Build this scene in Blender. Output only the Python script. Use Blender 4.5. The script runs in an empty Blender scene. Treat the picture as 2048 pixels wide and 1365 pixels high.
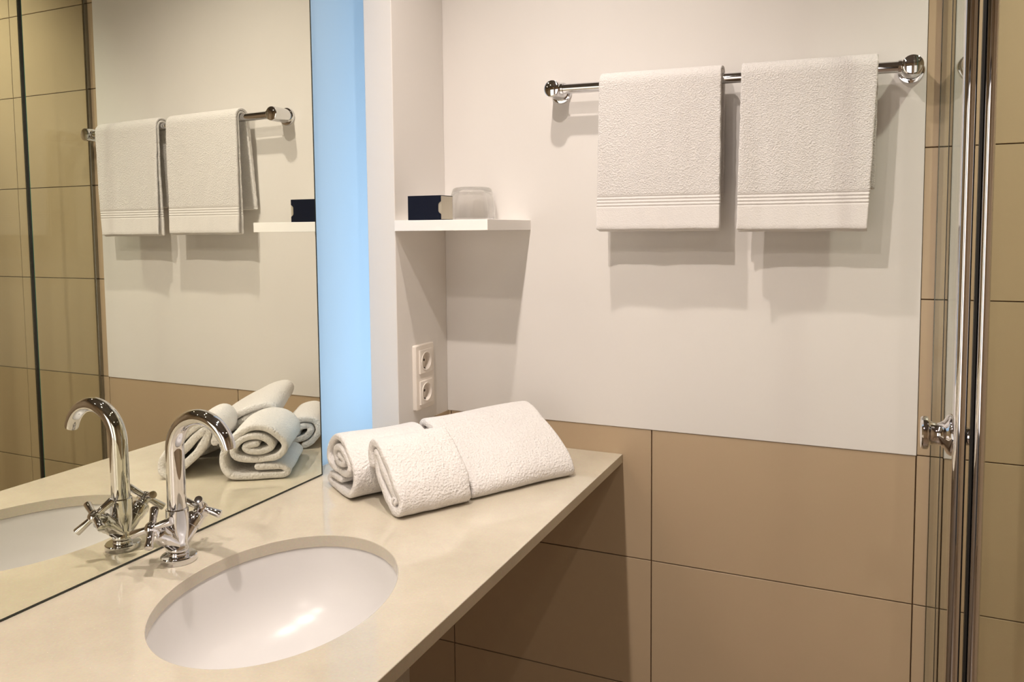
import bpy, bmesh, math, random
from mathutils import Vector, Matrix, noise
random.seed(4)
SC = bpy.context.scene
COL = SC.collection
PI = math.pi

# ------------------------------------------------------------------ camera
yaw, pitch, roll = math.radians(24.32602), math.radians(-3.93991), math.radians(-0.51675)
F = Vector((-math.sin(yaw)*math.cos(pitch), math.cos(yaw)*math.cos(pitch), math.sin(pitch)))
R0 = Vector((math.cos(yaw), math.sin(yaw), 0)); U0 = R0.cross(F)
R = R0*math.cos(roll) + U0*math.sin(roll); U = U0*math.cos(roll) - R0*math.sin(roll)
cd = bpy.data.cameras.new('camera'); cam = bpy.data.objects.new('camera', cd); COL.objects.link(cam)
m = Matrix.Identity(4)
for i in range(3):
    m[i][0], m[i][1], m[i][2] = R[i], U[i], -F[i]
m.translation = Vector((1.0085, -1.6624, 0.4990))
cam.matrix_world = m
cd.sensor_width = 36; cd.lens = 1569.57*36/2048
cd.shift_x = 0; cd.shift_y = -(682.5-568.67)/2048
cd.clip_start = 0.02
SC.camera = cam

# ------------------------------------------------------------------ world, exposure
w = bpy.data.worlds.new('world'); SC.world = w; w.use_nodes = True
w.node_tree.nodes['Background'].inputs[0].default_value = (1, .9, .8, 1)
w.node_tree.nodes['Background'].inputs[1].default_value = 0.02
vs = SC.view_settings
vs.view_transform = 'Standard'; vs.look = 'None'; vs.gamma = 1; vs.use_curve_mapping = False
vs.exposure = 1.27
try:
    SC.cycles.use_denoising = True
    SC.cycles.max_bounces = 14; SC.cycles.diffuse_bounces = 6; SC.cycles.glossy_bounces = 6
    SC.cycles.transparent_max_bounces = 16; SC.cycles.transmission_bounces = 10
    SC.cycles.sample_clamp_indirect = 8.0
    SC.cycles.blur_glossy = 0.2
except Exception:
    pass

# ------------------------------------------------------------------ lights of the room
ZC = 1.60                         # ceiling height above the counter top
WARM = (1.0, 0.885, 0.805)
DOWN = [                          # x, y, power, tint
    (0.445, -0.55, 14.5, WARM, 130),
    (0.466, -1.12, 25, WARM, 150),
    (0.46, -1.72, 14, WARM, 160),
    (1.30, -1.98, 9, WARM, 165),
    (1.55, -0.55, 23, (1.0, .93, .87), 104),
]
for i, (x, y, p, c, cone) in enumerate(DOWN):
    ld = bpy.data.lights.new('downlight', 'SPOT'); lo = bpy.data.objects.new('downlight', ld); COL.objects.link(lo)
    lo.location = (x, y, ZC-0.035)
    ld.energy = p; ld.color = c; ld.shadow_soft_size = 0.016
    ld.spot_size = math.radians(cone); ld.spot_blend = 1.0
    if i == 4:                    # the shower lamp is tilted towards the tiled wall
        ld.shadow_soft_size = 0.035
        lo.rotation_euler = Vector((.17, .55, -1.265)).to_track_quat('-Z', 'Y').to_euler()
# unseen fill light added behind the camera, shining in through an invented doorway
ld = bpy.data.lights.new('added_fill_light', 'AREA'); lo = bpy.data.objects.new('added_fill_light', ld); COL.objects.link(lo)
ld.shape = 'RECTANGLE'; ld.size = 0.85; ld.size_y = 1.5; ld.energy = 3.3; ld.color = (1.0, .89, .82)
lo.location = (0.62, -3.12, 0.35); lo.rotation_euler = (math.radians(90), 0, 0)
# daylight behind the frosted window pane
ld = bpy.data.lights.new('window_daylight', 'AREA'); lo = bpy.data.objects.new('window_daylight', ld); COL.objects.link(lo)
ld.shape = 'RECTANGLE'; ld.size = 0.9; ld.size_y = 1.6; ld.energy = 7.2; ld.color = (0.52, 0.77, 1.0)
lo.location = (-0.75, -0.62, 0.15)
lo.rotation_euler = (Vector((0.7, 0.30, 0.15))).to_track_quat('-Z', 'Y').to_euler()

# ------------------------------------------------------------------ materials
def mat(name, col=(.8, .8, .8), rough=.5, metal=0., spec=.5, coat=0.):
    m = bpy.data.materials.new(name); m.use_nodes = True
    b = m.node_tree.nodes['Principled BSDF']
    b.inputs['Base Color'].default_value = (*col, 1); b.inputs['Roughness'].default_value = rough
    b.inputs['Metallic'].default_value = metal; b.inputs['Specular IOR Level'].default_value = spec
    b.inputs['Coat Weight'].default_value = coat; b.inputs['Coat Roughness'].default_value = .05
    return m, m.node_tree, b
def nd(nt, t, **kw):
    n = nt.nodes.new(t)
    for k, v in kw.items(): setattr(n, k, v)
    return n
def noisy(name, c1, c2, scale, rough, spec=.5, coat=0., bump=0., bscale=200., detail=6., bdist=.001, rvar=0.):
    m, nt, b = mat(name, c1, rough, 0, spec, coat)
    tc = nd(nt, 'ShaderNodeTexCoord'); n = nd(nt, 'ShaderNodeTexNoise'); n.inputs['Scale'].default_value = scale
    n.inputs['Detail'].default_value = detail
    cr = nd(nt, 'ShaderNodeValToRGB'); cr.color_ramp.elements[0].color = (*c1, 1); cr.color_ramp.elements[1].color = (*c2, 1)
    cr.color_ramp.elements[0].position = .35; cr.color_ramp.elements[1].position = .65
    nt.links.new(tc.outputs['Object'], n.inputs['Vector']); nt.links.new(n.outputs['Fac'], cr.inputs['Fac'])
    nt.links.new(cr.outputs['Color'], b.inputs['Base Color'])
    if bump:
        n2 = nd(nt, 'ShaderNodeTexNoise'); n2.inputs['Scale'].default_value = bscale; n2.inputs['Detail'].default_value = 4
        bp = nd(nt, 'ShaderNodeBump'); bp.inputs['Strength'].default_value = bump; bp.inputs['Distance'].default_value = bdist
        nt.links.new(tc.outputs['Object'], n2.inputs['Vector']); nt.links.new(n2.outputs['Fac'], bp.inputs['Height'])
        nt.links.new(bp.outputs['Normal'], b.inputs['Normal'])
    return m
M = {}
M['plaster'] = noisy('white_plaster', (.735, .71, .68), (.75, .725, .695), 3, .6, spec=.3, bump=.12, bscale=90)
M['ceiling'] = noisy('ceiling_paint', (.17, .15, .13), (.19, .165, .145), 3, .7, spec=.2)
M['tile'] = noisy('beige_tile', (.445, .338, .222), (.47, .358, .237), 2.2, .28, spec=.45, bump=.03, bscale=12)
M['grout'] = noisy('grout', (.16, .10, .055), (.19, .12, .07), 40, .9, spec=.1)
M['floor'] = noisy('floor_tile', (.20, .14, .09), (.23, .165, .105), 3, .35)
M['stone'] = None
M['ceramic'] = mat('white_ceramic', (.64, .625, .615), .28, 0, .5, .0)[0]
M['chrome'] = mat('chrome', (.74, .74, .76), .035, 1.)[0]
M['shaded_chrome'] = mat('shadowed_metal_profile', (.33, .34, .33), .12, 1.)[0]  # chrome with its dark reflections put into the base colour
M['black'] = mat('black_seal', (.012, .012, .011), .45)[0]
M['mirror'] = mat('mirror_silver', (.89, .90, .80), .004, 1.)[0]
M['mirror_edge'] = mat('mirror_edge', (.02, .025, .02), .25)[0]
M['shelf'] = mat('white_lacquer', (.90, .885, .865), .3)[0]
M['plastic'] = mat('white_plastic', (.80, .74, .67), .28)[0]
M['dark_hole'] = mat('socket_hole', (.03, .02, .015), .6)[0]
M['navy'] = mat('navy_card', (.004, .006, .016), .6, 0, .15)[0]
M['card'] = mat('grey_card', (.42, .38, .30), .6)[0]
M['glass_edge'] = mat('green_glass_edge', (.05, .22, .15), .1)[0]
M['door'] = noisy('dark_door', (.05, .035, .022), (.07, .05, .03), 5, .4)
M['lamp_ring'] = mat('lamp_ring', (.75, .75, .74), .3, 1.)[0]
def emis(name, col, s):
    m = bpy.data.materials.new(name); m.use_nodes = True; nt = m.node_tree; nt.nodes.clear()
    e = nd(nt, 'ShaderNodeEmission'); e.inputs[0].default_value = (*col, 1); e.inputs[1].default_value = s
    o = nd(nt, 'ShaderNodeOutputMaterial'); nt.links.new(e.outputs[0], o.inputs[0]); return m
M['bulb'] = emis('bulb_glow', (1, .85, .68), 25)
# polished stone: beige with faint clouds and pale flecks
def stone():
    m, nt, b = mat('beige_stone', (.7, .6, .45), .075, 0, .5, .0)
    tc = nd(nt, 'ShaderNodeTexCoord')
    n = nd(nt, 'ShaderNodeTexNoise'); n.inputs['Scale'].default_value = 5; n.inputs['Detail'].default_value = 8; n.inputs['Roughness'].default_value = .65
    cr = nd(nt, 'ShaderNodeValToRGB'); cr.color_ramp.elements[0].color = (.465, .418, .335, 1); cr.color_ramp.elements[1].color = (.54, .488, .395, 1)
    cr.color_ramp.elements[0].position = .35; cr.color_ramp.elements[1].position = .65
    v = nd(nt, 'ShaderNodeTexVoronoi'); v.inputs['Scale'].default_value = 90
    cr2 = nd(nt, 'ShaderNodeValToRGB'); cr2.color_ramp.elements[0].color = (1, 1, 1, 1); cr2.color_ramp.elements[1].color = (0, 0, 0, 1)
    cr2.color_ramp.elements[0].position = .0; cr2.color_ramp.elements[1].position = .07
    n3 = nd(nt, 'ShaderNodeTexNoise'); n3.inputs['Scale'].default_value = 300; n3.inputs['Detail'].default_value = 3
    mx = nd(nt, 'ShaderNodeMix', data_type='RGBA'); mx.inputs['B'].default_value = (.72, .66, .56, 1)
    mx2 = nd(nt, 'ShaderNodeMix', data_type='RGBA', blend_type='OVERLAY'); mx2.inputs[0].default_value = .10
    for nn in (n, v, n3): nt.links.new(tc.outputs['Object'], nn.inputs['Vector'])
    nt.links.new(n.outputs['Fac'], cr.inputs[0]); nt.links.new(v.outputs['Distance'], cr2.inputs[0])
    nt.links.new(cr2.outputs[0], mx.inputs[0]); nt.links.new(cr.outputs[0], mx.inputs['A'])
    nt.links.new(mx.outputs['Result'], mx2.inputs['A']); nt.links.new(n3.outputs['Color'], mx2.inputs['B'])
    nt.links.new(mx2.outputs['Result'], b.inputs['Base Color'])
    return m
M['stone'] = stone()
# terry cloth; the flat woven band near a hem is where object z lies between z0 and z1
def terry(name, band=None, strength=.55, scale=420., col=(.80, .775, .755)):
    m, nt, b = mat(name, col, .95, 0, .08)
    b.inputs['Sheen Weight'].default_value = .12; b.inputs['Sheen Roughness'].default_value = .6
    tc = nd(nt, 'ShaderNodeTexCoord')
    n = nd(nt, 'ShaderNodeTexNoise'); n.inputs['Scale'].default_value = scale; n.inputs['Detail'].default_value = 3; n.inputs['Distortion'].default_value = .8
    v = nd(nt, 'ShaderNodeTexVoronoi', feature='SMOOTH_F1'); v.inputs['Scale'].default_value = scale*.75
    ad = nd(nt, 'ShaderNodeMath', operation='ADD')
    nt.links.new(tc.outputs['Object'], n.inputs['Vector']); nt.links.new(tc.outputs['Object'], v.inputs['Vector'])
    nt.links.new(n.outputs['Fac'], ad.inputs[0]); nt.links.new(v.outputs['Distance'], ad.inputs[1])
    h = ad.outputs[0]
    if band:
        sp = nd(nt, 'ShaderNodeSeparateXYZ'); nt.links.new(tc.outputs['Object'], sp.inputs[0])
        # inside band: 0.25 roughness of pile, outside 1
        mr = nd(nt, 'ShaderNodeMapRange', interpolation_type='SMOOTHSTEP'); mr.inputs['From Min'].default_value = band[1]-.002; mr.inputs['From Max'].default_value = band[1]+.002
        mr.inputs['To Min'].default_value = .22; mr.inputs['To Max'].default_value = 1
        nt.links.new(sp.outputs['Z'], mr.inputs['Value'])
        mu = nd(nt, 'ShaderNodeMath', operation='MULTIPLY'); nt.links.new(h, mu.inputs[0]); nt.links.new(mr.outputs[0], mu.inputs[1])
        s = nd(nt, 'ShaderNodeMath', operation='MULTIPLY'); s.inputs[1].default_value = 2*PI/.0066
        nt.links.new(sp.outputs['Z'], s.inputs[0])
        sn = nd(nt, 'ShaderNodeMath', operation='SINE'); nt.links.new(s.outputs[0], sn.inputs[0])
        g1 = nd(nt, 'ShaderNodeMath', operation='GREATER_THAN'); g1.inputs[1].default_value = band[0]; nt.links.new(sp.outputs['Z'], g1.inputs[0])
        g2 = nd(nt, 'ShaderNodeMath', operation='LESS_THAN'); g2.inputs[1].default_value = band[1]; nt.links.new(sp.outputs['Z'], g2.inputs[0])
        a = nd(nt, 'ShaderNodeMath', operation='MULTIPLY'); nt.links.new(g1.outputs[0], a.inputs[0]); nt.links.new(g2.outputs[0], a.inputs[1])
        a2 = nd(nt, 'ShaderNodeMath', operation='MULTIPLY'); nt.links.new(a.outputs[0], a2.inputs[0]); nt.links.new(sn.outputs[0], a2.inputs[1])
        a3 = nd(nt, 'ShaderNodeMath', operation='MULTIPLY_ADD'); a3.inputs[1].default_value = .32
        nt.links.new(a2.outputs[0], a3.inputs[0]); nt.links.new(mu.outputs[0], a3.inputs[2]); h = a3.outputs[0]
    bp = nd(nt, 'ShaderNodeBump'); bp.inputs['Strength'].default_value = strength; bp.inputs['Distance'].default_value = .0022
    nt.links.new(h, bp.inputs['Height']); nt.links.new(bp.outputs['Normal'], b.inputs['Normal'])
    return m
M['terry'] = terry('white_terry', None, .9, 330)
M['terry_hang'] = terry('white_terry_with_woven_band', (.042, .069), .75, 520, (.765, .74, .72))
def glass_pane():
    m = bpy.data.materials.new('shower_glass'); m.use_nodes = True; nt = m.node_tree; nt.nodes.clear()
    t = nd(nt, 'ShaderNodeBsdfTransparent'); t.inputs[0].default_value = (.972, .99, .955, 1)
    g = nd(nt, 'ShaderNodeBsdfGlossy'); g.inputs['Roughness'].default_value = .003; g.inputs[0].default_value = (.95, .97, .93, 1)
    ge = nd(nt, 'ShaderNodeNewGeometry'); dt = nd(nt, 'ShaderNodeVectorMath', operation='DOT_PRODUCT')
    nt.links.new(ge.outputs['Incoming'], dt.inputs[0]); nt.links.new(ge.outputs['Normal'], dt.inputs[1])
    ab = nd(nt, 'ShaderNodeMath', operation='ABSOLUTE'); nt.links.new(dt.outputs['Value'], ab.inputs[0])
    om = nd(nt, 'ShaderNodeMath', operation='SUBTRACT'); om.inputs[0].default_value = 1; nt.links.new(ab.outputs[0], om.inputs[1])
    pw = nd(nt, 'ShaderNodeMath', operation='POWER'); pw.inputs[1].default_value = 5; nt.links.new(om.outputs[0], pw.inputs[0])
    f = nd(nt, 'ShaderNodeMath', operation='MULTIPLY_ADD'); f.inputs[1].default_value = .96; f.inputs[2].default_value = .04; nt.links.new(pw.outputs[0], f.inputs[0])
    mx = nd(nt, 'ShaderNodeMixShader'); o = nd(nt, 'ShaderNodeOutputMaterial')
    nt.links.new(f.outputs[0], mx.inputs[0]); nt.links.new(t.outputs[0], mx.inputs[1]); nt.links.new(g.outputs[0], mx.inputs[2]); nt.links.new(mx.outputs[0], o.inputs[0])
    return m
M['pane'] = glass_pane()
def clear_glass():
    m = M['pane'].copy(); m.name = 'tumbler_glass'; nt = m.node_tree
    t = [n for n in nt.nodes if n.type == 'BSDF_TRANSPARENT'][0]; t.inputs[0].default_value = (.99, .99, .985, 1)
    o = [n for n in nt.nodes if n.type == 'OUTPUT_MATERIAL'][0]; sh = o.inputs[0].links[0].from_socket
    g = nd(nt, 'ShaderNodeBsdfGlass'); g.inputs['IOR'].default_value = 1.4; g.inputs['Roughness'].default_value = .0; g.inputs[0].default_value = (1, 1, 1, 1)
    mx = nd(nt, 'ShaderNodeMixShader'); mx.inputs[0].default_value = .58
    nt.links.new(sh, mx.inputs[1]); nt.links.new(g.outputs[0], mx.inputs[2]); nt.links.new(mx.outputs[0], o.inputs[0]); return m
M['tumbler'] = clear_glass()
def frosted():
    m = bpy.data.materials.new('frosted_blue_pane'); m.use_nodes = True; nt = m.node_tree; nt.nodes.clear()
    t = nd(nt, 'ShaderNodeBsdfTranslucent'); t.inputs[0].default_value = (.95, .97, 1, 1)
    d = nd(nt, 'ShaderNodeBsdfPrincipled'); d.inputs['Base Color'].default_value = (.45, .62, .75, 1); d.inputs['Roughness'].default_value = .4
    mx = nd(nt, 'ShaderNodeMixShader'); mx.inputs[0].default_value = .25
    o = nd(nt, 'ShaderNodeOutputMaterial')
    nt.links.new(t.outputs[0], mx.inputs[1]); nt.links.new(d.outputs[0], mx.inputs[2]); nt.links.new(mx.outputs[0], o.inputs[0]); return m
M['frosted'] = frosted()

# ------------------------------------------------------------------ mesh helpers
def obj(name, bm, m, parent=None, smooth=True, bevel=0., seg=2, angle=35, loc=None):
    bmesh.ops.remove_doubles(bm, verts=bm.verts, dist=1e-6)
    bmesh.ops.recalc_face_normals(bm, faces=bm.faces)
    me = bpy.data.meshes.new(name); bm.to_mesh(me); bm.free()
    o = bpy.data.objects.new(name, me); COL.objects.link(o)
    if m: me.materials.append(M[m] if isinstance(m, str) else m)
    if loc is not None:
        me.transform(Matrix.Translation(-Vector(loc))); o.location = loc
    if parent is not None:
        o.parent = parent; o.location = Vector(o.location) - (parent.location if parent.parent is None else parent.location + parent.parent.location)
    if smooth:
        for p in me.polygons: p.use_smooth = True
    if bevel:
        b = o.modifiers.new('bevel', 'BEVEL'); b.width = bevel; b.segments = seg; b.limit_method = 'ANGLE'; b.angle_limit = math.radians(30)
        b.harden_normals = True
    elif smooth:
        try: me.set_sharp_from_angle(angle=math.radians(angle))
        except Exception: pass
    return o
def tag(o, label, cat, group=None):
    o['label'] = label; o['category'] = cat
    if group: o['group'] = group
    return o
def thing(name, loc, label, cat, group=None):
    o = bpy.data.objects.new(name, None); COL.objects.link(o); o.location = loc; o.empty_display_size = .05
    return tag(o, label, cat, group)
def struct(name, bm, m, **kw):
    o = obj(name, bm, m, smooth=False, **kw); o['kind'] = 'structure'; return o
def box(bm, x0, x1, y0, y1, z0, z1):
    vs_ = [bm.verts.new((x, y, z)) for x in (x0, x1) for y in (y0, y1) for z in (z0, z1)]
    for f in ((0, 1, 3, 2), (4, 6, 7, 5), (0, 4, 5, 1), (2, 3, 7, 6), (0, 2, 6, 4), (1, 5, 7, 3)):
        bm.faces.new([vs_[i] for i in f])
    return bm
def BM(): return bmesh.new()
def bx(*a): return box(BM(), *a)
def frame(d):
    d = Vector(d).normalized(); a = Vector((0, 0, 1)) if abs(d.z) < .9 else Vector((1, 0, 0))
    x = a.cross(d).normalized(); return x, d.cross(x), d
def lathe(bm, prof, origin=(0, 0, 0), axis=(0, 0, 1), n=48, sx=1., sy=1., close=False):
    """prof: list of (r, h) along axis"""
    X, Y, D = frame(axis); O = Vector(origin); rings = []
    for r, h in prof:
        if r < 1e-6: rings.append([bm.verts.new(O + D*h)])
        else: rings.append([bm.verts.new(O + D*h + X*(r*sx*math.cos(2*PI*k/n)) + Y*(r*sy*math.sin(2*PI*k/n))) for k in range(n)])
    pairs = list(zip(rings[:-1], rings[1:]))
    if close: pairs.append((rings[-1], rings[0]))
    for a, b in pairs:
        if len(a) == 1 and len(b) == 1: continue
        for k in range(n):
            k2 = (k+1) % n
            if len(a) == 1: bm.faces.new((a[0], b[k], b[k2]))
            elif len(b) == 1: bm.faces.new((a[k], b[0], a[k2]))
            else: bm.faces.new((a[k], b[k], b[k2], a[k2]))
    return bm
def tube(bm, pts, rad, n=24, cap=True):
    """tube through pts, rad per point, parallel transport"""
    pts = [Vector(p) for p in pts]; rad = rad if isinstance(rad, (list, tuple)) else [rad]*len(pts)
    t0 = (pts[1]-pts[0]).normalized(); X, Y, _ = frame(t0); rings = []
    prev = t0
    for i, p in enumerate(pts):
        t = (pts[min(i+1, len(pts)-1)] - pts[max(i-1, 0)]).normalized()
        q = prev.rotation_difference(t); X = q @ X; Y = q @ Y; prev = t
        rings.append([bm.verts.new(p + X*(rad[i]*math.cos(2*PI*k/n)) + Y*(rad[i]*math.sin(2*PI*k/n))) for k in range(n)])
    for a, b in zip(rings[:-1], rings[1:]):
        for k in range(n): bm.faces.new((a[k], a[(k+1) % n], b[(k+1) % n], b[k]))
    if cap:
        bm.faces.new(rings[0][::-1]); bm.faces.new(rings[-1])
    return bm

# ------------------------------------------------------------------ room shell
ZF = -0.90; XR = 2.15; YF = -3.0
W = 0.5232                        # counter depth
P0, P1, YP = 0.013, 0.0836, -0.2237   # wall stub (pillar)
ZA = 0.0615                       # top of the low tiling
JX = [-0.43, .0909, .5886, 1.1031, 1.4855, 1.98, XR]
JZ = [ZF, -.825, -.528, -.2331, ZA, .3615, .6457, .934, 1.186, 1.46, ZC]
struct('floor', bx(-.2, XR+.1, YF-.1, .1, ZF-.05, ZF), 'floor')
struct('ceiling', bx(-.2, XR+.1, YF-.1, .1, ZC, ZC+.05), 'ceiling')
struct('wall_back', bx(-.3, XR+.1, .0055, .12, ZF, ZC), 'grout')
g = .0011
bm = BM()
for i in range(len(JX)-1):
    for j in range(len(JZ)-1):
        if JZ[j] >= ZA-.001 and JX[i+1] <= 1.104: continue
        box(bm, JX[i]+g, JX[i+1]-g, 0, .0054, JZ[j]+g, JZ[j+1]-g)
o = struct('wall_back_tiles', bm, 'tile', bevel=.0006, seg=1)
o = struct('wall_back_plaster', bx(-.3, 1.1034, -.0022, .0054, ZA-.0008, ZC-.001), 'plaster', bevel=.0015)
# tile skirting above the counter on the stub's side
struct('wall_left_tile_strip', bx(P1, P1+.0015, YP+.002, -.0001, .0005, ZA), 'tile')
# left wall: mirror wall, recess with frosted window, stub
struct('wall_left', bx(-.2, -.0075, YF, -.392, ZF, ZC), 'plaster')
struct('wall_left_base', bx(-.2, -.0425, -.392, 0.0, ZF, -.021), 'plaster')
struct('window_1', bx(-.0455, -.0417, -.3915, 0.0, .0005, ZC), 'frosted')
struct('wall_left_stub', bx(P0, P1, YP, -.0024, .0006, ZC), 'plaster', bevel=.002)
struct('wall_right', bx(XR, XR+.1, YF, 0, ZF, ZC), 'tile')
bm = BM(); box(bm, -.2, .15, YF-.1, YF, ZF, ZC); box(bm, 1.10, XR+.1, YF-.1, YF, ZF, ZC); box(bm, .15, 1.10, YF-.1, YF, 1.15, ZC)
struct('wall_front', bm, 'tile')  # opening made in the unseen wall to let the added fill light in
bm = BM(); box(bm, .12, .17, YF-.101, YF+.012, ZF+.001, 1.18); box(bm, 1.08, 1.13, YF-.101, YF+.012, ZF+.001, 1.18); box(bm, .171, 1.079, YF-.101, YF+.012, 1.13, 1.18)
struct('door_1', bm, 'door', bevel=.003)  # unseen frame invented around that opening

# ------------------------------------------------------------------ ceiling lights
for i, (x, y, p, c, cone) in enumerate(DOWN):
    where = ['above the counter beside the back wall', 'above the counter near the mirror middle', 'above the counter end nearest the door',
             'above the open floor by the door', 'above the shower corner'][i]
    t = thing('ceiling_light', (x, y, ZC), 'round recessed ceiling spotlight '+where, 'light', 'recessed ceiling spotlights')
    obj('trim_ring', lathe(BM(), [(.030, -.001), (.030, -.006), (.042, -.006), (.044, -.0005)], (x, y, ZC), n=40), 'lamp_ring', t)
    obj('bulb', lathe(BM(), [(0, -.0042), (.029, -.0038), (.0295, -.0012)], (x, y, ZC), n=32), 'bulb', t)

# ------------------------------------------------------------------ countertop with an oval cut-out
EC = Vector((.27307, -.82667)); EA, EB = .19937, .15445
e1 = Vector((.19560, -.98068)); e2 = Vector((.98068, .19560))
def ell(s, t): return EC + e1*(EA*s*math.cos(t)) + e2*(EB*s*math.sin(t))
def counter():
    bm = BM(); n = 96
    rim = [bm.verts.new((*ell(1, 2*PI*k/n), 0)) for k in range(n)]
    X0, X1, Y0, Y1 = -.0417, W, -2.45, -.0002
    out = []
    for k in range(n):
        p = Vector(rim[k].co[:2]); d = (p-EC)
        s = min((X1-EC.x)/d.x if d.x > 0 else (X0-EC.x)/d.x if d.x < 0 else 1e9, (Y1-EC.y)/d.y if d.y > 0 else (Y0-EC.y)/d.y if d.y < 0 else 1e9)
        out.append(EC + d*s)
    cs = [Vector((X0, Y0)), Vector((X1, Y0)), Vector((X1, Y1)), Vector((X0, Y1))]
    for c in cs:
        k = min(range(n), key=lambda i: (out[i]-c).length); out[k] = c
    ov = [bm.verts.new((p.x, p.y, 0)) for p in out]
    for k in range(n): bm.faces.new((rim[k], rim[(k+1) % n], ov[(k+1) % n], ov[k]))
    r = bmesh.ops.extrude_face_region(bm, geom=bm.faces[:])
    for v in r['geom']:
        if isinstance(v, bmesh.types.BMVert): v.co.z -= .020
    return bm
ct = tag(obj('countertop', counter(), 'stone', bevel=.0014, seg=2, angle=30), 'polished beige stone vanity countertop with an oval cut-out', 'countertop')

def basin():
    bm = BM(); n = 96
    prof = [(1.10, -.0203), (1.012, -.0205), (1.000, -.030), (.985, -.050), (.95, -.080), (.88, -.108), (.74, -.132), (.5, -.146), (.22, -.152), (.1, -.154)]
    outer = [(.1, -.164), (.5, -.158), (.78, -.143), (.93, -.115), (1.0, -.08), (1.03, -.035), (1.10, -.030)]
    rings = []
    for s, z in prof + outer:
        rings.append([bm.verts.new((*ell(s, 2*PI*k/n), z)) for k in range(n)])
    rings.append(rings[0])
    for a, b in zip(rings[:-1], rings[1:]):
        for k in range(n): bm.faces.new((a[k], a[(k+1) % n], b[(k+1) % n], b[k]))
    return bm
t = thing('wash_basin', (EC.x, EC.y, -.02), 'oval white ceramic basin set under the beige countertop', 'basin')
obj('bowl', basin(), 'ceramic', t, angle=60)
obj('drain', lathe(BM(), [(0, -.1515), (.018, -.1515), (.021, -.1535), (.021, -.157), (0, -.157)], (EC.x, EC.y, 0), n=32), 'chrome', t)

# ------------------------------------------------------------------ mirror
YM = -.3839
t = thing('wall_mirror', (0, -1.4, .003), 'large frameless wall mirror standing above the countertop beside the blue window', 'mirror')
obj('mirror_pane', bx(-.0048, 0, -2.44, YM-.0026, .0036, ZC-.01), 'mirror', t, smooth=False)
bm = BM(); box(bm, -.0072, .0004, YM-.0025, YM, .0012, ZC-.01); box(bm, -.0072, .0004, -2.44, YM-.0025, .0012, .0035)
obj('edge_strip', bm, 'mirror_edge', t, smooth=False)
obj('backing', bx(-.0072, -.0049, -2.44, YM-.0026, .0036, ZC-.01), 'mirror_edge', t, smooth=False)

# ------------------------------------------------------------------ faucet
FX, FY = .0605, -.8095
t = thing('basin_faucet', (FX, FY, 0), 'chrome swan-neck basin faucet with two cross handles standing behind the oval basin', 'faucet')
obj('base_ring', lathe(BM(), [(0, .0001), (.0255, .0001), (.0262, .0012), (.0262, .0085), (.0250, .0098), (.0165, .0102), (0, .0102)], (FX, FY, 0)), 'chrome', t)
prof = [(0, .0104), (.0150, .0104), (.0140, .013), (.0148, .0165), (.0152, .020), (.0135, .024), (.0135, .03), (.0150, .040), (.0162, .050), (.0165, .062), (.0165, .081), (.0158, .0818), (.0142, .082), (0, .082)]
obj('body', lathe(BM(), prof, (FX, FY, 0)), 'chrome', t)
Rr = .0545; pts = [(FX, FY, .0821), (FX, FY, .10), (FX, FY, .13), (FX, FY, .155), (FX, FY, .168)]
a = PI
while a > math.radians(14): pts.append((FX+Rr+Rr*math.cos(a), FY, .172+Rr*math.sin(a))); a -= math.radians(5.5)
rr = [.0140-.0034*i/(len(pts)-1) for i in range(len(pts))]
sp = obj('spout', tube(BM(), pts, rr, 32), 'chrome', t)
e = Vector(pts[-1]); dd = (Vector(pts[-1])-Vector(pts[-2])).normalized()
obj('aerator', tube(BM(), [e+dd*.0002, e+dd*.0026, e+dd*.003], [.0098, .0096, .0085], 32), 'chrome', sp)
for s in (1, -1):
    d = Vector((0, s*.72, .69)).normalized(); O = Vector((FX, FY, .022))
    h = obj('handle', lathe(BM(), [(0, .004), (.0112, .004), (.0120, .020), (.0122, .033), (.0136, .0335), (.0136, .0505), (.0126, .0525), (.0090, .055), (.0082, .060), (.0082, .0625)], O, d), 'chrome', t)
    hub = O + d*.0655
    obj('hub', lathe(BM(), [(0, -.0068), (.0082, -.0058), (.0094, 0), (.0082, .0058), (.0045, .0085), (0, .009)], hub, d, 28), 'chrome', h)
    X, Y, _ = frame(d)
    for k in range(4):
        q = X*math.cos(math.radians(28+90*k)) + Y*math.sin(math.radians(28+90*k))
        obj('spoke', lathe(BM(), [(0, .006), (.0054, .006), (.0050, .011), (.0064, .0315), (.0058, .0328), (0, .0332)], hub, q, 20), 'chrome', h)

# ------------------------------------------------------------------ towel rail
RY, RZ0, RZ1 = -.050, .8022, .7885
XL, XRR = .3840, 1.0770
def rz(x): return RZ0 + (RZ1-RZ0)*(x-XL)/(XRR-XL)
t = thing('towel_rail', (.73, 0, .795), 'chrome wall-mounted towel rail holding two hanging towels', 'towel rail')
obj('rail', tube(BM(), [(XL, RY, rz(XL)), (XRR, RY, rz(XRR))], .0105, 32), 'chrome', t)
for x in (XL, XRR):
    b = obj('bracket', lathe(BM(), [(0, .007), (.0185, .007), (.0185, .062), (.0175, .0655), (.0150, .0668), (0, .0668)], (x, 0, rz(x)), (0, -1, 0)), 'chrome', t)
    obj('wall_flange', lathe(BM(), [(0, .0024), (.0232, .0024), (.0235, .006), (.0222, .0085), (.0186, .009), (0, .009)], (x, 0, rz(x)-.001), (0, -1, 0)), 'chrome', b)
    s = 1 if x < .7 else -1
    obj('collar', lathe(BM(), [(.0106, .017), (.0128, .017), (.0128, .0225), (.0106, .0228)], (x, RY, rz(x)), (s, 0, 0)), 'chrome', b)

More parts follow.
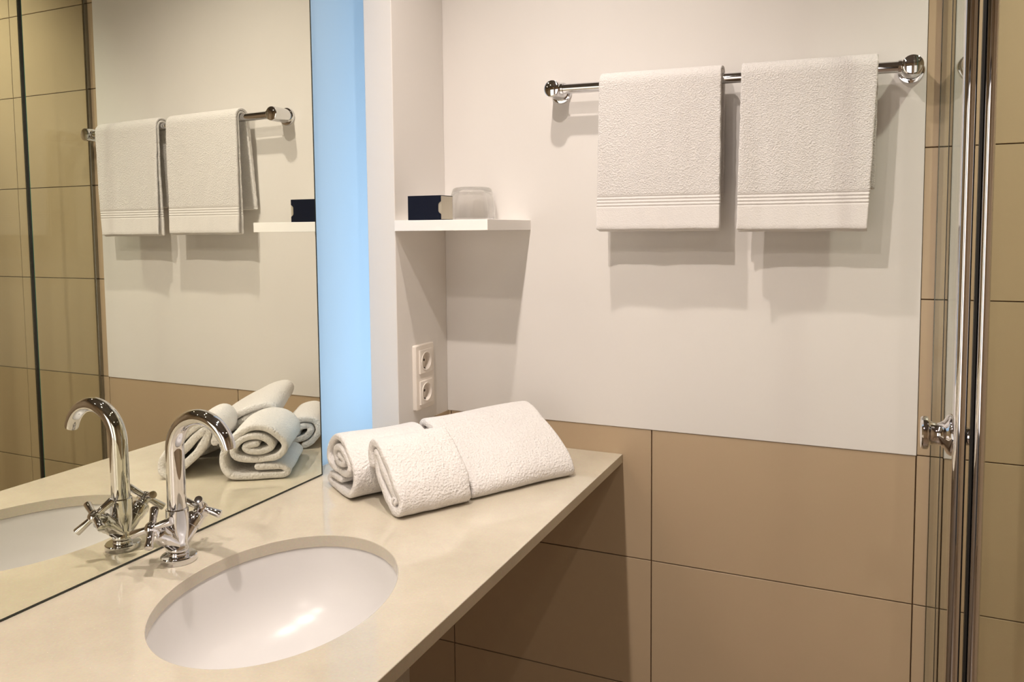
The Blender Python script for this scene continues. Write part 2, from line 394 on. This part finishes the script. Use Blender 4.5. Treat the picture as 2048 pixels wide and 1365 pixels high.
# ------------------------------------------------------------------ cloth ribbons
def ribbon(bm, path, th, place, nl, wob, endround=.35):
    """path: 2-D centre line; place(u01, a, b)->3-D; thickness th; nl steps along the length; wob(u, s, a, b) -> (da, db)"""
    P = [Vector(p) for p in path]; N = len(P)
    nor = []
    for i in range(N):
        d = (P[min(i+1, N-1)]-P[max(i-1, 0)]).normalized(); nor.append(Vector((-d.y, d.x)))
    loop = []                     # closed outline: outer side forward, inner side backward
    rnd = 3
    out = [(i, 1.) for i in range(N)]; inn = [(i, -1.) for i in reversed(range(N))]
    d0 = (P[0]-P[1]).normalized(); d1 = (P[-1]-P[-2]).normalized()
    for i, s in out: loop.append((i, P[i], nor[i]*s, 1.))
    for k in range(1, rnd+1):
        a = PI*k/(rnd+1); loop.append((N-1, P[-1], nor[-1]*math.cos(a) + d1*math.sin(a), 1.))
    for i, s in inn: loop.append((i, P[i], nor[i]*s, 1.))
    for k in range(1, rnd+1):
        a = PI*k/(rnd+1); loop.append((0, P[0], -nor[0]*math.cos(a) + d0*math.sin(a), 1.))
    us = [0, .15, .5, 1.0] + [1+k for k in range(1, nl-1)] + [nl-.5, nl-.15, nl]
    us = sorted(set(us)); rings = []
    for u in us:
        e = min(u, nl-u); f = 1. if e >= 1 else (endround + (1-endround)*math.sqrt(max(0, 1-(1-e)**2)))
        ring = []
        for i, p, nn, _ in loop:
            w_ = wob(u/nl, i/(N-1), p, nor[i])
            q = p + nn*(th/2*f) + w_
            ring.append(bm.verts.new(place(u/nl, q.x, q.y, i/(N-1))))
        rings.append(ring)
    L = len(loop)
    for a, b in zip(rings[:-1], rings[1:]):
        for k in range(L): bm.faces.new((a[k], a[(k+1) % L], b[(k+1) % L], b[k]))
    # end caps: strips between the two sides of the ribbon
    for ring, rev in ((rings[0], False), (rings[-1], True)):
        for i in range(N-1):
            A, B = ring[i], ring[i+1]; j = N + rnd; Cc, D = ring[j+(N-1-i)-1], ring[j+(N-1-i)]
            bm.faces.new((A, B, Cc, D) if rev else (D, Cc, B, A))
        e1_ = [ring[N-1]] + [ring[N+k] for k in range(rnd)] + [ring[N+rnd]]
        bm.faces.new(e1_ if rev else e1_[::-1])
        e2_ = [ring[2*N+rnd-1]] + [ring[2*N+rnd+k] for k in range(rnd)] + [ring[0]]
        bm.faces.new(e2_ if rev else e2_[::-1])
    return bm

# hanging towels -------------------------------------------------------
def hanging(name, xt0, xt1, xb0, xb1, zf, zb, seed, label, flare, bk=-.004):
    bm = BM(); zr = rz((xt0+xt1)/2)
    def layer(r, th, zfront, zback, sd, fl):
        path = []
        n = 44
        yf = RY - r; yb = RY + r
        for i in range(n): path.append((yf-.0015*(1-i/(n-1)), zfront + (zr-zfront)*i/(n-1)))
        for i in range(1, 12): a_ = PI - PI*i/12; path.append((RY + r*math.cos(a_), zr + r*math.sin(a_)))
        for i in range(n):
            k = i/(n-1); path.append((yb + min(0.0, (-.0125-th/2)-yb)*0 + ((-.0105-th/2)-yb)*k, zr - (zr-zback)*k))
        nt = len(path)
        def place(u, a_, b_, s):
            fr = max(0, min(1, (zr-b_)/(zr-zf)))
            x0 = xt0 + (xb0-xt0)*fr; x1 = xt1 + (xb1-xt1)*fr
            if s > .5: x0 -= .007*fr; x1 += bk*fr
            x = x0 + (x1-x0)*u
            nz = noise.noise(Vector((x*9, s*6, seed+sd)))
            dz = (rz(x)-zr)*max(0, min(1, (b_-zf)/(zr-zf)))
            return Vector((x + .0012*noise.noise(Vector((s*40, u*2, seed))), a_, b_ + dz + (.0016*noise.noise(Vector((x*14, 0, seed+sd))) if s in (0, 1) else 0)))
        def wob(u, s, p, nn):
            z = p[1]; fr = max(0, min(1, (zr-z)/(zr-zf)))
            d = 0
            if s < .5:
                d = .0040*min(1, fr*1.6)*noise.noise(Vector((u*7+z*5, z*3, seed))) + .0006*min(1, fr*8)*noise.noise(Vector((u*22, z*18, seed)))
                d -= fl*max(0, 1-u*4.5)**2*fr**1.5       # open side lifts away from the inner layer
            else:
                d = -.001*fr*abs(noise.noise(Vector((u*5, z*5, seed))))
            return Vector((d, 0))
        ribbon(bm, path, th, place, 70, wob)
    layer(.0150, .0068, zf-.0035, zb+.004, 3, -.001)
    layer(.0228, .0072, zf, zb, 3, flare)
    o = obj(name, bm, 'terry_hang', None, angle=70, loc=((xt0+xt1)/2, RY, zf))
    return tag(o, label, 'towel', 'white terry towels hanging on the chrome rail')
hanging('hand_towel', .4935, .7430, .4890, .7425, .5010, .563, 1.3, 'left of the two white terry towels hanging on the chrome rail', .007)
hanging('hand_towel', .7805, 1.0215, .7765, 1.0090, .4985, .575, 7.7, 'wider right-hand white terry towel hanging on the rail beside the shower', .012, .011)

# folded and rolled towels on the counter ------------------------------
UU = Vector((.515, .857, 0)); VV = Vector((-.857, .515, 0))
def catmull(P, n=7):
    P = [Vector(p) for p in P]; out = []
    for i in range(len(P)-1):
        p0, p1, p2, p3 = P[max(i-1, 0)], P[i], P[i+1], P[min(i+2, len(P)-1)]
        for k in range(n):
            t = k/n; out.append(.5*((2*p1) + (p2-p0)*t + (2*p0-5*p1+4*p2-p3)*t*t + (3*p1-p0-3*p2+p3)*t**3))
    return out + [P[-1]]
def rolled(u0, u1, vc, A, B, th, tilt, seed, label, turns=None, tail=0., phase=0., custom=None):
    path = []; ti = math.radians(tilt)
    N = turns or (B-th*.6)/(th*1.10)
    K = int(N*44)
    for k in range(K+1):
        n_ = N*k/K                                 # 0 outside -> N core
        ph = phase + 2*PI*n_
        aa = A - th/2 - th*1.12*n_; bb = max(.0005, B - th/2 - th*1.10*n_)
        c, s = math.cos(ph), math.sin(ph)
        x = aa*math.copysign(abs(c)**.9, c); z = bb*math.copysign(abs(s)**.9, s)
        path.append(Vector((x, z)))
    if tail:
        d = (path[0]-path[1]).normalized(); base = path[0].copy()
        path = [base + d*tail*(1-i/6) for i in range(6)] + path
    if custom: path = catmull(custom)
    rot = [Vector((p.x*math.cos(ti) - p.y*math.sin(ti), p.x*math.sin(ti) + p.y*math.cos(ti))) for p in path]
    zmin = min(p.y for p in rot) - th/2
    rot = [Vector((p.x, p.y - zmin + .0008)) for p in rot]
    L = u1-u0; nl = max(20, int(L/.006))
    def place(u, a_, b_, s):
        z = b_
        lim = .0012 + .0
        if z < th*.9: z = lim + (z-lim)*1.0
        off = .0045*noise.noise(Vector((s*5, seed, 0))) + .003*noise.noise(Vector((s*17, seed+4, 0)))
        p = UU*(u0 + L*u + off*(1-2*u)) + VV*(vc + a_)
        return Vector((p.x, p.y, max(z, .0008)))
    def wob(u, s, p, nn):
        d = .0042*noise.noise(Vector((p.x*16, p.y*16, u*1.6+seed))) + .0018*noise.noise(Vector((p.x*45, p.y*45, u*6+seed)))
        d2 = .0042*noise.noise(Vector((p.x*16+9, p.y*16, u*1.6+seed)))
        return Vector((d, d2*(0.25 if p.y < .02 else 1)))
    bm = ribbon(BM(), rot, th*.93, place, nl, wob, .45)
    c = UU*((u0+u1)/2) + VV*vc
    o = obj('rolled_towel', bm, 'terry', None, angle=75, loc=(c.x, c.y, 0))
    return tag(o, label, 'towel', 'folded white towels piled on the countertop')
rolled(-.318, -.170, -.467, .087, .043, .0175, 44, 2.1, 'front left rolled white towel of the pile, its coiled end facing the basin', phase=-.9)
rolled(-.345, -.172, -.330, 0, .05, .0145, 0, 5.2, 'rear left rolled white towel of the pile, right beside the mirror edge', turns=1,
       custom=[(.005, .0285), (.035, .026), (.056, .0235), (.066, .016), (.056, .0085), (.02, .0085), (-.02, .0085), (-.046, .0115), (-.058, .025), (-.062, .046), (-.054, .071), (-.030, .095), (0, .1065), (.034, .100),
               (.055, .082), (.060, .062), (.046, .046), (.020, .0435), (-.012, .043), (-.036, .050), (-.043, .066), (-.024, .084), (.004, .088), (.028, .080), (.034, .067), (.018, .0595), (-.008, .0595), (-.018, .068), (.004, .0735)])
rolled(-.1645, .085, -.418, .118, .039, .0170, 28.5, 8.4, 'long white folded towel leaning at the right end of the pile', phase=-.9)
rolled(-.128, .035, -.272, .052, .043, .0160, 16, 3.7, 'low white rolled towel hidden behind the long leaning towel, seen in the mirror', phase=-1.6)

# ------------------------------------------------------------------ shelf and what stands on it
SX1, SY, SZ = .3062, -.2269, .5217
tag(obj('corner_shelf', bx(P1+.0002, SX1, SY, -.0024, SZ-.0226, SZ), 'shelf', smooth=False, bevel=.0008), 'white floating corner shelf holding a navy box and a glass', 'shelf')
zs = SZ+.0002
bx0, bx1_, by0, by1_, bz1 = .1165, .1965, -.2235, -.1720, SZ+.0515
t = thing('card_box', ((bx0+bx1_)/2, (by0+by1_)/2, zs), 'small navy card box with a pale open side on the white shelf', 'box')
def sleeve():
    bm = BM(); n = 10
    z0, z1 = zs, bz1; zc = z0 + (z1-z0)*.5
    # front wall with a thumb notch at its right edge, then top, bottom, left and back walls
    hw = .0135; dep = .0065
    pts = [(bx0, z0), (bx1_, z0), (bx1_, zc-hw), (bx1_-dep*.7, zc-hw+.003), (bx1_-dep, zc-hw+.006), (bx1_-dep, zc+hw-.006), (bx1_-dep*.7, zc+hw-.003), (bx1_, zc+hw), (bx1_, z1), (bx0, z1)]
    f = bm.faces.new([bm.verts.new((x, by0, z)) for x, z in pts])
    r = bmesh.ops.extrude_face_region(bm, geom=[f])
    for v in r['geom']:
        if isinstance(v, bmesh.types.BMVert): v.co.y += .0012
    box(bm, bx0, bx1_, by1_-.0012, by1_, z0, z1)
    box(bm, bx0, bx1_, by0+.0013, by1_-.0013, z1-.0012, z1)
    box(bm, bx0, bx1_, by0+.0013, by1_-.0013, z0, z0+.0012)
    return bm
obj('sleeve', sleeve(), 'navy', t, smooth=False)
obj('tray', bx(bx0+.0005, bx1_+.0006, by0+.0016, by1_-.0016, zs+.0015, bz1-.0015), 'card', t, smooth=False)
# tumbler, upside down: thick base on top
gx, gy = .1855, -.0580
prof = [(.0525, 0), (.0532, .002), (.0530, .006), (.0510, .040), (.0478, .060), (.0440, .0705), (.0400, .0740), (.030, .0755), (0, .0755)]
inner = [(0, .0640), (.030, .0635), (.0400, .0615), (.0432, .056), (.0452, .040), (.0472, .006), (.0478, .0005)]
bm = lathe(BM(), [(r, h) for r, h in prof] + inner + [(.0510, 0)], (gx, gy, SZ+.0004), n=72)
tag(obj('glass_tumbler', bm, 'tumbler', angle=80), 'clear drinking glass turned upside down on the white shelf', 'glass')

# ------------------------------------------------------------------ double socket on the stub
OY0, OY1, OZ0, OZ1 = -.1640, -.0835, .0930, .2415
t = thing('wall_socket', (P1, (OY0+OY1)/2, (OZ0+OZ1)/2), 'white double wall socket below the corner shelf', 'socket')
def rrect(cy, cz, hy, hz, r, n=6):
    return [(cy + sy*(hy-r) + r*math.cos(a0+PI/2*k/n), cz + sz_*(hz-r) + r*math.sin(a0+PI/2*k/n)) for sy, sz_, a0 in ((1, 1, 0), (-1, 1, PI/2), (-1, -1, PI), (1, -1, 1.5*PI)) for k in range(n+1)]
def slab(bm, loop, x0, x1, chamf=.001):
    rings = []
    cy = sum(p[0] for p in loop)/len(loop); cz = sum(p[1] for p in loop)/len(loop)
    for x, k in ((x0, 0), (x1-chamf, 0), (x1, chamf)):
        rings.append([bm.verts.new((x, y-math.copysign(k, y-cy), z-math.copysign(k, z-cz))) for y, z in loop])
    n = len(loop)
    for a, b in zip(rings[:-1], rings[1:]):
        for i in range(n): bm.faces.new((a[i], a[(i+1) % n], b[(i+1) % n], b[i]))
    bm.faces.new(rings[0][::-1]); bm.faces.new(rings[-1]); return bm
cy, cz = (OY0+OY1)/2, (OZ0+OZ1)/2
bm = BM(); lo_ = rrect(cy, cz, (OY1-OY0)/2, (OZ1-OZ0)/2, .004); li_ = rrect(cy, cz, .0270, .0626, .0005); rs = []
for lp, x, k in ((li_, P1+.0002, 0), (lo_, P1+.0002, 0), (lo_, P1+.0077, 0), (lo_, P1+.0095, .0018), (li_, P1+.0095, 0)):
    rs.append([bm.verts.new((x, y-math.copysign(k, y-cy), z-math.copysign(k, z-cz))) for y, z in lp])
rs.append(rs[0])
for a, b in zip(rs[:-1], rs[1:]):
    for i in range(len(a)): bm.faces.new((a[i], a[(i+1) % len(a)], b[(i+1) % len(a)], b[i]))
box(bm, P1+.0002, P1+.0095, cy-.0270, cy+.0270, cz-.0085, cz+.0085)
obj('frame', bm, 'plastic', t)
for s in (1, -1):
    zc = cz + s*.0355; x1 = P1+.0130; hh = .0268
    bm = BM(); n = 48
    sq = []
    for k in range(n):
        a = 2*PI*k/n; c_, s_ = math.cos(a), math.sin(a); q = max(abs(c_), abs(s_)); sq.append((c_/q*hh, s_/q*hh))
    def ringv(fn, x): return [bm.verts.new((x, cy+fn(k)[0], zc+fn(k)[1])) for k in range(n)]
    def circ(r): return lambda k: (r*math.cos(2*PI*k/n), r*math.sin(2*PI*k/n))
    rs = [ringv(lambda k: sq[k], P1+.0003), ringv(lambda k: sq[k], x1-.0006), ringv(lambda k: (sq[k][0]*.975, sq[k][1]*.975), x1),
          ringv(circ(.0218), x1), ringv(circ(.0214), x1+.0012), ringv(circ(.0200), x1+.0012), ringv(circ(.0192), x1-.0005), ringv(circ(.0186), P1+.0012)]
    for a, b in zip(rs[:-1], rs[1:]):
        for k in range(n): bm.faces.new((a[k], a[(k+1) % n], b[(k+1) % n], b[k]))
    bm.faces.new(rs[-1])
    so = obj('socket', bm, 'plastic', t, angle=40)
    for dy in (-.0085, .0085):
        obj('pin_hole', lathe(BM(), [(0, .0), (.0030, .0), (.0030, .0006), (0, .0006)], (P1+.0013, cy+dy, zc), (1, 0, 0), 16), 'dark_hole', so)
    for dz in (-.0165, .0165):
        obj('earth_clip', bx(P1+.0006, P1+.0085, cy-.0022, cy+.0022, zc+dz-.001, zc+dz+.001), 'dark_hole', so, smooth=False)

# ------------------------------------------------------------------ shower enclosure
GX = 1.1290; ZB, ZT = -.86, 1.585
t = thing('shower_screen', (GX, -.1, ZB), 'narrow fixed glass shower panel standing out from the tiled back wall', 'shower screen')
obj('glass_panel', bx(GX-.003, GX+.003, -.2030, -.008, ZB, ZT), 'pane', t, smooth=False)
obj('wall_profile', bx(GX-.0038, GX+.0050, -.0120, -.0003, ZB, ZT), 'shaded_chrome', t, smooth=False, bevel=.001)
obj('glass_edge', bx(GX-.003, GX+.003, -.2048, -.2032, ZB, ZT), 'glass_edge', t, smooth=False)
def pole(name, x, y, r, m, par): return obj(name, tube(BM(), [(x, y, ZB), (x, y, ZT)], r, 32), m, par)
DY = -.4500
t = thing('shower_door', (GX, -.33, ZB), 'glass shower door with a chrome edge profile and a round chrome knob', 'shower door')
obj('glass_panel', bx(GX-.003, GX+.003, DY+.006, -.2125, ZB, ZT), 'pane', t, smooth=False)
obj('hinge_seal', bx(GX-.0034, GX+.0034, -.2124, -.2050, ZB, ZT), 'black', t, smooth=False)
pole('edge_profile', GX, DY, .0085, 'chrome', t)
KY, KZ = -.425, .2075
kn = [(0, .0036), (.0270, .0036), (.0290, .006), (.0290, .0095), (.0270, .0125), (.0190, .0170), (.0155, .0225), (.0150, .028), (.0170, .0335), (.0225, .0365), (.0232, .0385), (.0232, .0430), (.0215, .0450), (0, .0458)]
obj('knob', lathe(BM(), kn, (GX, KY, KZ), (-1, 0, 0)), 'chrome', t)
obj('knob_back', lathe(BM(), [(0, .0036), (.0115, .0036), (.0130, .006), (.0130, .017), (.0115, .019), (0, .019)], (GX, KY, KZ), (1, 0, 0)), 'chrome', t)
t = thing('shower_door', (1.150, DY, ZB), 'second glass shower door beside the knob door, closing the shower corner', 'shower door')
pole('edge_profile', 1.1525, DY, .0078, 'chrome', t)
obj('edge_seal', bx(1.1415, 1.1448, DY-.005, DY+.005, ZB, ZT), 'black', t, smooth=False)
obj('glass_panel', bx(1.1585, 1.62, DY-.003, DY+.003, ZB, ZT), 'pane', t, smooth=False)
